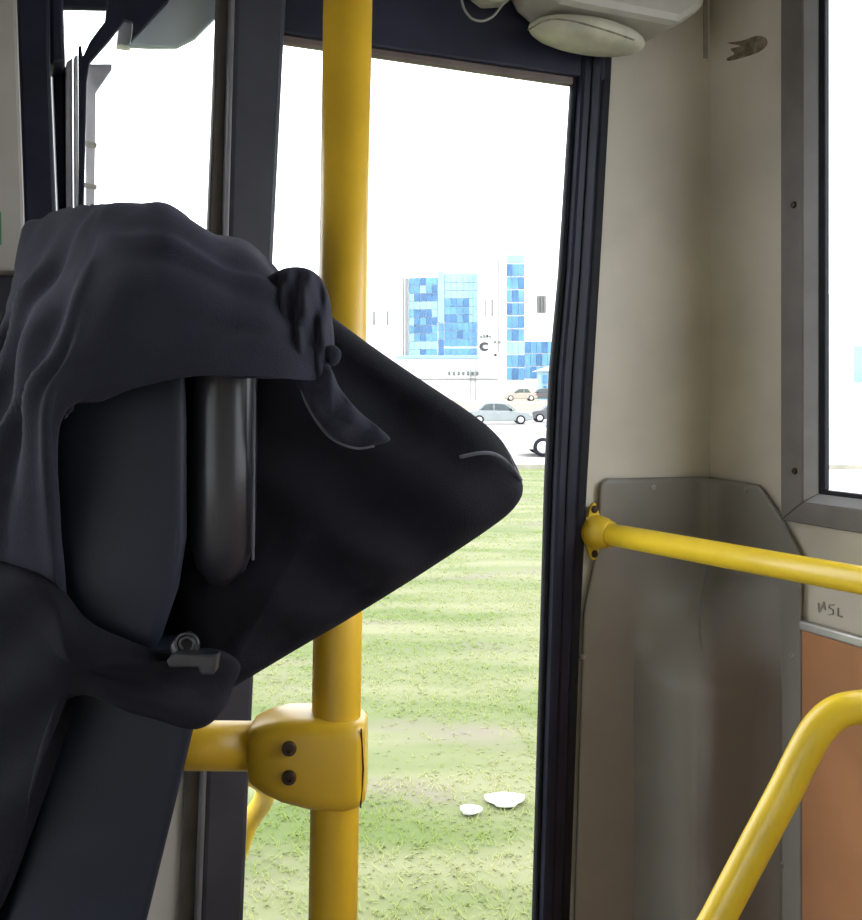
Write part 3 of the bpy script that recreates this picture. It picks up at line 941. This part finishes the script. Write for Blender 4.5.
v, f = wbox(-60, 6.5, 1.6, 23.4, -0.30, 0.0)
v = [V((p.x, p.y, p.z)) for p in v]
tag(mesh('lawn', v, f, M_GRASS), 'yellow green roadside lawn beyond the door', kind='structure')
v, f = wbox(-90, 110, 23.65, 80, -0.30, -0.01)
tag(mesh('road', v, f, M_ROAD), 'pale road between the lawn and the car park', kind='structure')
v, f = wbox(-90, 110, 23.4, 23.65, -0.30, 0.12)
tag(mesh('kerb', v, f, M_KERB, bevel=0.02), 'pale concrete kerb along the far edge of the lawn', kind='structure')
LOT = 1.2
v, f = hexa([V((-120, 72, -0.3)), V((160, 72, -0.3)), V((160, 330, -0.3)), V((-120, 330, -0.3))],
            [V((-120, 82, LOT)), V((160, 82, LOT)), V((160, 330, LOT)), V((-120, 330, LOT))])
tag(mesh('raised_lot', v, f, M_LOT), 'sandy raised ground carrying the buildings and the far cars', kind='structure')
v, f = wbox(-70, 70, -80, 1.6, -0.32, -0.02)
tag(mesh('roadway', v, f, M_ROAD), 'pale asphalt roadway under the bus', kind='structure')

v, f = wbox(6.5, 110, 1.6, 23.4, -0.30, -0.005)
tag(mesh('forecourt', v, f, mat('bright_concrete', (0.42, 0.41, 0.40), 0.9, var=0.06, scale=0.6)), 'bright concrete forecourt outside the rear window', kind='structure')
# grass blades: nobody could count them
gv, gf = [], []
for k in range(52000):
    t = random.random()
    y = 2.2 + 21 * t ** 1.7
    x = random.uniform(-0.42, 0.42) * y + random.uniform(-1.2, 1.2)
    h = random.uniform(0.012, 0.035) * (0.6 + 0.8 * (0.5 + 0.5 * noise.noise(V((x * 0.6, y * 0.9, 0)))))
    if noise.noise(V((x * 0.5 + 9, y * 0.9, 4))) > 0.30 and random.random() < 0.8: continue
    a = random.uniform(0, 6.28)
    wdt = 0.003 + 0.0007 * y
    dx, dy = math.cos(a) * wdt, math.sin(a) * wdt
    lx, ly = random.uniform(-0.04, 0.04), random.uniform(-0.04, 0.04)
    n0 = len(gv)
    gv += [V((x - dx, y - dy, 0)), V((x + dx, y + dy, 0)), V((x + lx, y + ly, h))]
    gf.append([n0, n0 + 1, n0 + 2])
_g = M_GRASS.node_tree
_n = _g.nodes.new('ShaderNodeTexNoise'); _n.inputs['Scale'].default_value = 0.8; _n.inputs['Detail'].default_value = 5
_m = _g.nodes.new('ShaderNodeMapping'); _m.inputs['Scale'].default_value = (0.6, 1.5, 1); _m.inputs['Location'].default_value = (3.3, 1.2, 0)
_q = _g.nodes.new('ShaderNodeNewGeometry')
_r = _g.nodes.new('ShaderNodeValToRGB')
_r.color_ramp.elements[0].position = 0.56; _r.color_ramp.elements[0].color = (0, 0, 0, 1)
_r.color_ramp.elements[1].position = 0.68; _r.color_ramp.elements[1].color = (0.8, 0.8, 0.8, 1)
_x = _g.nodes.new('ShaderNodeMix'); _x.data_type = 'RGBA'
_g.links.new(_q.outputs['Position'], _m.inputs['Vector']); _g.links.new(_m.outputs['Vector'], _n.inputs['Vector'])
_g.links.new(_n.outputs['Fac'], _r.inputs['Fac']); _g.links.new(_r.outputs['Color'], _x.inputs['Factor'])
_pg = _g.nodes['Principled BSDF']
_g.links.new(_pg.inputs['Base Color'].links[0].from_socket, _x.inputs['A'])
_x.inputs['B'].default_value = (0.145, 0.125, 0.098, 1)
_g.links.new(_x.outputs['Result'], _pg.inputs['Base Color'])
_nt = M_BLADE.node_tree
_tl = _nt.nodes.new('ShaderNodeBsdfTranslucent')
_mx = _nt.nodes.new('ShaderNodeMixShader')
_pb = _nt.nodes['Principled BSDF']
_nt.links.new(_pb.inputs['Base Color'].links[0].from_socket, _tl.inputs['Color'])
_nt.links.new(_pb.outputs[0], _mx.inputs[1])
_nt.links.new(_tl.outputs[0], _mx.inputs[2])
_nt.links.new(_mx.outputs[0], _nt.nodes['Material Output'].inputs['Surface'])
tag(mesh('grass', gv, gf, M_BLADE), 'short yellow green grass growing beside the road', 'grass', kind='stuff')
# scraps and bare earth lying in the grass
for k, (px, py, rx, nm) in enumerate([(505, 802, 0.055, 'litter'), (470, 812, 0.03, 'litter')]):
    r = ray(px, py); g = EYE + r * (-(EYE.z - 0.012) / r.z)
    ol = [V((g.x + rx * (1 + 0.3 * math.sin(3 * a + k)) * math.cos(a) * 1.6, g.y + rx * 1.2 * math.sin(a), 0.012)) for a in [2 * math.pi * i / 12 for i in range(12)]]
    v, f = prism(ol, V((0, 0, 0.022)))
    tag(mesh('litter', v, f, M_LGREY, bevel=0.006), ('larger' if k == 0 else 'smaller') + ' white scrap of litter lying in the grass', 'litter', 'scraps in the grass')

# ---- buildings
BD = 150.0
def bx_px(x0, x1, y0, y1, d, depth):     # a block: front face spanned by pixels at distance d
    a, b = D(x0, y1, d), D(x1, y0, d)
    return wbox(a.x, b.x, d, d + depth, a.z, b.z)
def block(name, x0, x1, y0, y1, d, depth, m, parent, ground=False, bevel=0.0):
    v, f = bx_px(x0, x1, y0, y1, d, depth)
    if ground:
        z0 = min(p.z for p in v)
        v = [V((p.x, p.y, LOT if abs(p.z - z0) < 1e-6 else p.z)) for p in v]
    return mesh(name, v, f, m, parent, bevel=bevel)

b1 = thing('glass_building', V((D(440, 400, BD).x, BD + 8, LOT)), 'white building with a gridded blue glass front beside the sign tower', 'building')
block('wall', 404, 477.8, 258, 402, BD + 1.0, 18, M_BW, b1, True)
block('roof_parapet', 403, 477.8, 266, 271, BD + 0.6, 3, M_BW, b1)
# glazing as separate panes on a grid (rows sink a little to the left as the front curves away)
xs = [409, 414, 420, 426, 432, 437.5]
ys = [276, 284, 292, 300, 308, 316, 324, 332, 340, 348, 355]
for i in range(len(xs) - 1):
    for j in range(len(ys) - 1):
        sh = (478 - xs[i]) * 0.06
        m = random.choice([M_BG, M_BG, M_BGD, M_BGL]) if j not in (3, 8) else M_BGL
        if i in (2, 3) and j in (2, 4, 6): m = M_BGD
        block('pane', xs[i] + 0.25, xs[i + 1] - 0.25, ys[j] + sh * 0.4 + 0.3, ys[j + 1] + (sh * 0.4 if j < 9 else 0) - 0.3, BD + 0.7 - 0.0 * i, 0.4, m, b1)
xs = [444.5, 451, 457, 463, 469, 473, 477]
for i in range(len(xs) - 1):
    for j in range(len(ys) - 1):
        m = M_BGL if j < 3 else random.choice([M_BG, M_BGD, M_BG])
        if i >= 4: m = M_BGL if j < 6 else M_BG
        block('pane', xs[i] + 0.2, xs[i + 1] - 0.2, ys[j] - 2.5 * (j == 0) - 1.5 * (j > 0) * (j < 9) + 0.25, ys[j + 1] - 1.5 * (j < 9) - 0.25, BD + 0.7, 0.4, m, b1)
block('white_pier', 437.8, 444.2, 271, 322, BD + 0.5, 0.6, M_BGL, b1)
for j in range(4):
    block('pane', 438.5, 443.8, 323.5 + 8 * j, 331 + 8 * j, BD + 0.7, 0.4, M_BGD if j > 1 else M_BG, b1)
block('canopy', 396, 478, 355.5, 358.5, BD - 2.0, 3.4, M_BGL, b1)
block('corner_fin', 405.0, 408.0, 278, 355, BD + 0.3, 1.0, M_LINE, b1)

b2 = thing('white_block', V((D(382, 400, BD).x, BD + 15, LOT)), 'plain white block with two slit windows left of the glass front', 'building')
block('wall', 330, 403, 262, 402, BD + 10, 14, M_BW, b2, True)
for x in (374, 387.5):
    block('window', x - 1.1, x + 1.1, 311, 325, BD + 9.8, 0.5, M_LINE, b2)

b3 = thing('sign_tower', V((D(493, 400, BD).x, BD + 5, LOT)), 'white tower with a dark crescent sign between two blue glass fronts', 'building')
block('wall', 478.8, 502.6, 252, 402, BD - 1.0, 12, M_BW, b3, True)
block('corner_line', 497.6, 498.8, 255, 352, BD - 1.3, 0.4, M_LINE, b3)
block('window', 484.6, 486.0, 300, 317, BD - 1.2, 0.4, M_LINE, b3)
block('window', 491.2, 493.4, 299, 316, BD - 1.2, 0.4, M_LINE, b3)
cres = []
cx, cy = 484.5, 346.5
for k in range(17):
    a = math.radians(40 + 280 * k / 16)
    cres.append((cx + 5.2 * math.cos(a), cy - 4.6 * math.sin(a)))
for k in range(17):
    a = math.radians(318 - 276 * k / 16)
    cres.append((cx + 1.4 + 3.3 * math.cos(a), cy - 2.2 * math.sin(a)))
v, f = prism([D(x, y, BD - 1.3) for x, y in cres], V((0, 0.4, 0)))
sg = mesh('crescent_sign', v, f, M_SIGN, b3)
for x, y, w_, h_, m in [(481, 336.5, 2.2, 2.6, M_SIGNG), (484.2, 336.2, 2.2, 2.8, M_SIGNG), (487.4, 336, 2.2, 2.8, M_SIGN), (490.2, 336.6, 1.6, 2.2, M_SIGNG),
                     (495, 342, 2.2, 2.2, M_SIGNG), (500, 342, 1.6, 2.4, M_SIGNG), (495.5, 355, 2.6, 2.6, M_SIGN), (477.6, 356, 0, 0, None),
                     (480, 361.5, 2, 2.6, M_SIGNG), (483.5, 360.5, 2, 2.2, M_SIGNG), (488.5, 360, 2, 2.2, M_SIGNG), (487.5, 366, 4.4, 2.4, M_SIGN), (495.5, 366, 2.8, 2.4, M_SIGNG)]:
    if m: block('sign_mark', x - w_ / 2, x + w_ / 2, y - h_ / 2, y + h_ / 2, BD - 1.25, 0.35, m, b3)

b4 = thing('blue_glass_tower', V((D(520, 400, BD).x, BD + 6, LOT)), 'white building with tall blue glass strip and low blue glass wing', 'building')
block('wall', 503, 620, 226, 402, BD + 1, 16, M_BW, b4, True)
block('pane', 507, 524.5, 255, 262.5, BD + 0.7, 0.4, M_BGL, b4)
for j in range(9):
    y0 = 263.5 + j * 13
    for i, (xa, xb) in enumerate(((507, 511.8), (512.2, 518), (518.4, 524.5))):
        block('pane', xa, xb, y0 + 0.6, y0 + 12.2, BD + 0.7, 0.4, (M_BGD, M_BG, M_BG)[(i + j) % 3] if j != 6 else M_BGL, b4)
for i in range(8):
    for j in range(3):
        y0 = 341 + 12.6 * j
        block('pane', 525.2 + i * 5.6, 530.4 + i * 5.6, y0 + 0.4, y0 + 12, BD + 0.7, 0.4, M_BG if (i + j) % 3 else M_BGD, b4)
lw_ = block('louver', 537, 546, 295.5, 312.5, BD + 0.6, 0.5, M_LINE, b4)
for x in (538.6, 541.6, 544.6):
    block('louver_slat', x - 0.9, x + 0.9, 296, 312, BD + 0.3, 0.3, M_GRY, lw_)

b5 = thing('low_wall_building', V((D(450, 402, 120).x, 124, LOT)), 'long low white building with faint grey lettering before the glass front', 'building')
block('wall', 330, 503, 359.5, 403, 120, 8, M_BW, b5, True)
block('ledge', 330, 498, 378.2, 379.6, 119.7, 0.5, M_LINE, b5)
for k in range(7):
    x = 448 + k * 4.7
    block('sign_letter', x, x + 2.6, 371.2 + (k % 2) * 0.4, 375.4, 119.8, 0.3, M_SIGNG, b5)
for x in (470.5, 475):
    block('downpipe', x, x + 0.7, 359, 402, 119.6, 0.4, M_LINE, b5)

b6 = thing('kiosk', V((D(550, 402, 112).x, 114, LOT)), 'small kiosk with white pitched roof and blue front near the door frame', 'kiosk')
block('wall', 541, 575, 370, 401, 112, 4, M_BGL, b6, True)
a = [D(536, 371, 111.5), D(558, 363.5, 111.5), D(580, 371, 111.5)]
v, f = prism(a, V((0, 5, 0)))
mesh('roof', v, f, M_BW, b6)
for x in (543, 549.5, 556):
    block('window', x, x + 4.2, 375, 383, 111.8, 0.3, M_BG, b6)
    block('door_pane', x + 0.5, x + 3.6, 386, 395, 111.8, 0.3, M_BGD, b6)

# white hall seen through the rear window
b7 = thing('white_hall', V((36, 46, 0)), 'bright white hall seen through the rear window', 'building')
v, f = wbox(22, 60, 50, 66, -0.02, 7.5)
mesh('wall', v, f, M_BW, b7)
for k in range(7):
    v, f = wbox(23.5 + k * 5, 27 + k * 5, 49.85, 50.1, 2.6, 4.6)
    mesh('window', v, f, M_BGL, b7)

# ---- cars
def car(name, base, length, height, body_m, label, glass_m, flip=1, group='parked cars beyond the lawn', width=1.7):
    t = thing(name, base, label, 'car', group)
    l, h = length, height
    P = lambda x, z, y: V((base[0] + flip * x * l, base[1] + y, base[2] + z * h))
    prof = [(-0.5, 0.22), (-0.5, 0.50), (-0.47, 0.60), (-0.33, 0.64), (0.20, 0.62), (0.40, 0.55), (0.49, 0.44), (0.5, 0.22), (0.41, 0.16), (-0.42, 0.16)]
    v, f = prism([P(x, z, 0) for x, z in prof], V((0, width, 0)))
    mesh('body', v, f, body_m, t, bevel=0.06)
    cab = [(-0.36, 0.62), (-0.24, 0.96), (-0.16, 1.0), (0.02, 0.99), (0.10, 0.94), (0.24, 0.61)]
    v, f = prism([P(x, z, 0.10) for x, z in cab], V((0, width - 0.2, 0)))
    mesh('cabin', v, f, body_m, t, bevel=0.05)
    for q in ([(-0.30, 0.65), (-0.21, 0.91), (-0.10, 0.94), (-0.10, 0.65)], [(-0.08, 0.65), (-0.08, 0.94), (0.02, 0.93), (0.08, 0.90), (0.19, 0.65)]):
        v, f = prism([P(x, z, 0.07) for x, z in q], V((0, 0.06, 0)))
        mesh('side_window', v, f, glass_m, t)
    v, f = prism([P(x, z, 0.2) for x, z in ((0.11, 0.93), (0.125, 0.93), (0.25, 0.62), (0.235, 0.62))], V((0, width - 0.4, 0)))
    mesh('windscreen', v, f, glass_m, t)
    for x in (-0.31, 0.31):
        for y in (0.02, width - 0.02):
            c = P(x, 0.21, y)
            w_ = mesh('wheel', *lathe(c + V((0, -0.1, 0)), (0, 1, 0), [(0, 0.22), (0.02, 0.30), (0.18, 0.30), (0.2, 0.22)], 18), M_RUB, t)
            mesh('hubcap', *lathe(c + V((0, -0.125 if y < 1 else 0.1, 0)), (0, 1, 0), [(0, 0.12), (0.025, 0.19)], 12), M_ALU, w_)
    v, f = prism([P(x, z, -0.02) for x, z in ((0.44, 0.42), (0.485, 0.42), (0.475, 0.50), (0.43, 0.52))], V((0, 0.1, 0)))
    mesh('headlight', v, f, M_LGREY, t)
    v, f = prism([P(x, z, -0.02) for x, z in ((-0.502, 0.44), (-0.45, 0.44), (-0.45, 0.56), (-0.49, 0.56))], V((0, 0.1, 0)))
    mesh('tail_light', v, f, mat('tail_red', (0.25, 0.03, 0.03), 0.3, var=0.1, scale=4), t)
    v, f = prism([P(x, z, -0.12) for x, z in ((0.15, 0.62), (0.18, 0.62), (0.18, 0.72), (0.15, 0.72))], V((0, 0.14, 0)))
    mesh('wing_mirror', v, f, M_RUB, t, bevel=0.02)
    return t
M_CG = mat('silver_green_paint', (0.20, 0.23, 0.23), 0.35, var=0.05, scale=1, coat=0.5)
M_CD = mat('dark_car_paint', (0.055, 0.055, 0.06), 0.3, var=0.1, scale=1, coat=0.5)
M_CW = mat('white_car_paint', (0.78, 0.78, 0.78), 0.35, var=0.02, scale=1, coat=0.5)
M_CB = mat('beige_car_paint', (0.30, 0.27, 0.22), 0.35, var=0.05, scale=1, coat=0.5)
M_CGL = mat('car_glass', (0.05, 0.07, 0.075), 0.12, var=0.1, scale=1)
c = D(500, 424, 58)
car('sedan', (c.x, 58, -0.01), 4.3, 1.42, M_CG, 'silver green sedan parked nearest the jacket sleeve', M_CGL)
c = D(572, 458, 28)
car('hatchback', (c.x + 0.3, 28, -0.01), 3.9, 1.45, M_CW, 'white hatchback mostly hidden behind the door frame', M_CGL, flip=-1)
for x, m, lb in ((521, M_CB, 'beige car, leftmost of the distant row'), (543, M_CD, 'black car, middle of the distant row'), (566, M_CD, 'dark car, right end of the distant row')):
    yy = 98 + (x - 521) * 0.16
    c = D(x, 404, yy)
    car('distant_car', (c.x, yy, LOT), 3.6 if m is M_CB else 4.0, 1.4, m, lb, M_CGL, flip=-1)
c = D(563, 422, 60)
car('wagon', (c.x, 62, -0.01), 4.2, 1.45, M_CD, 'dark grey car half hidden by the door frame beside the sedan', M_CGL, flip=-1)
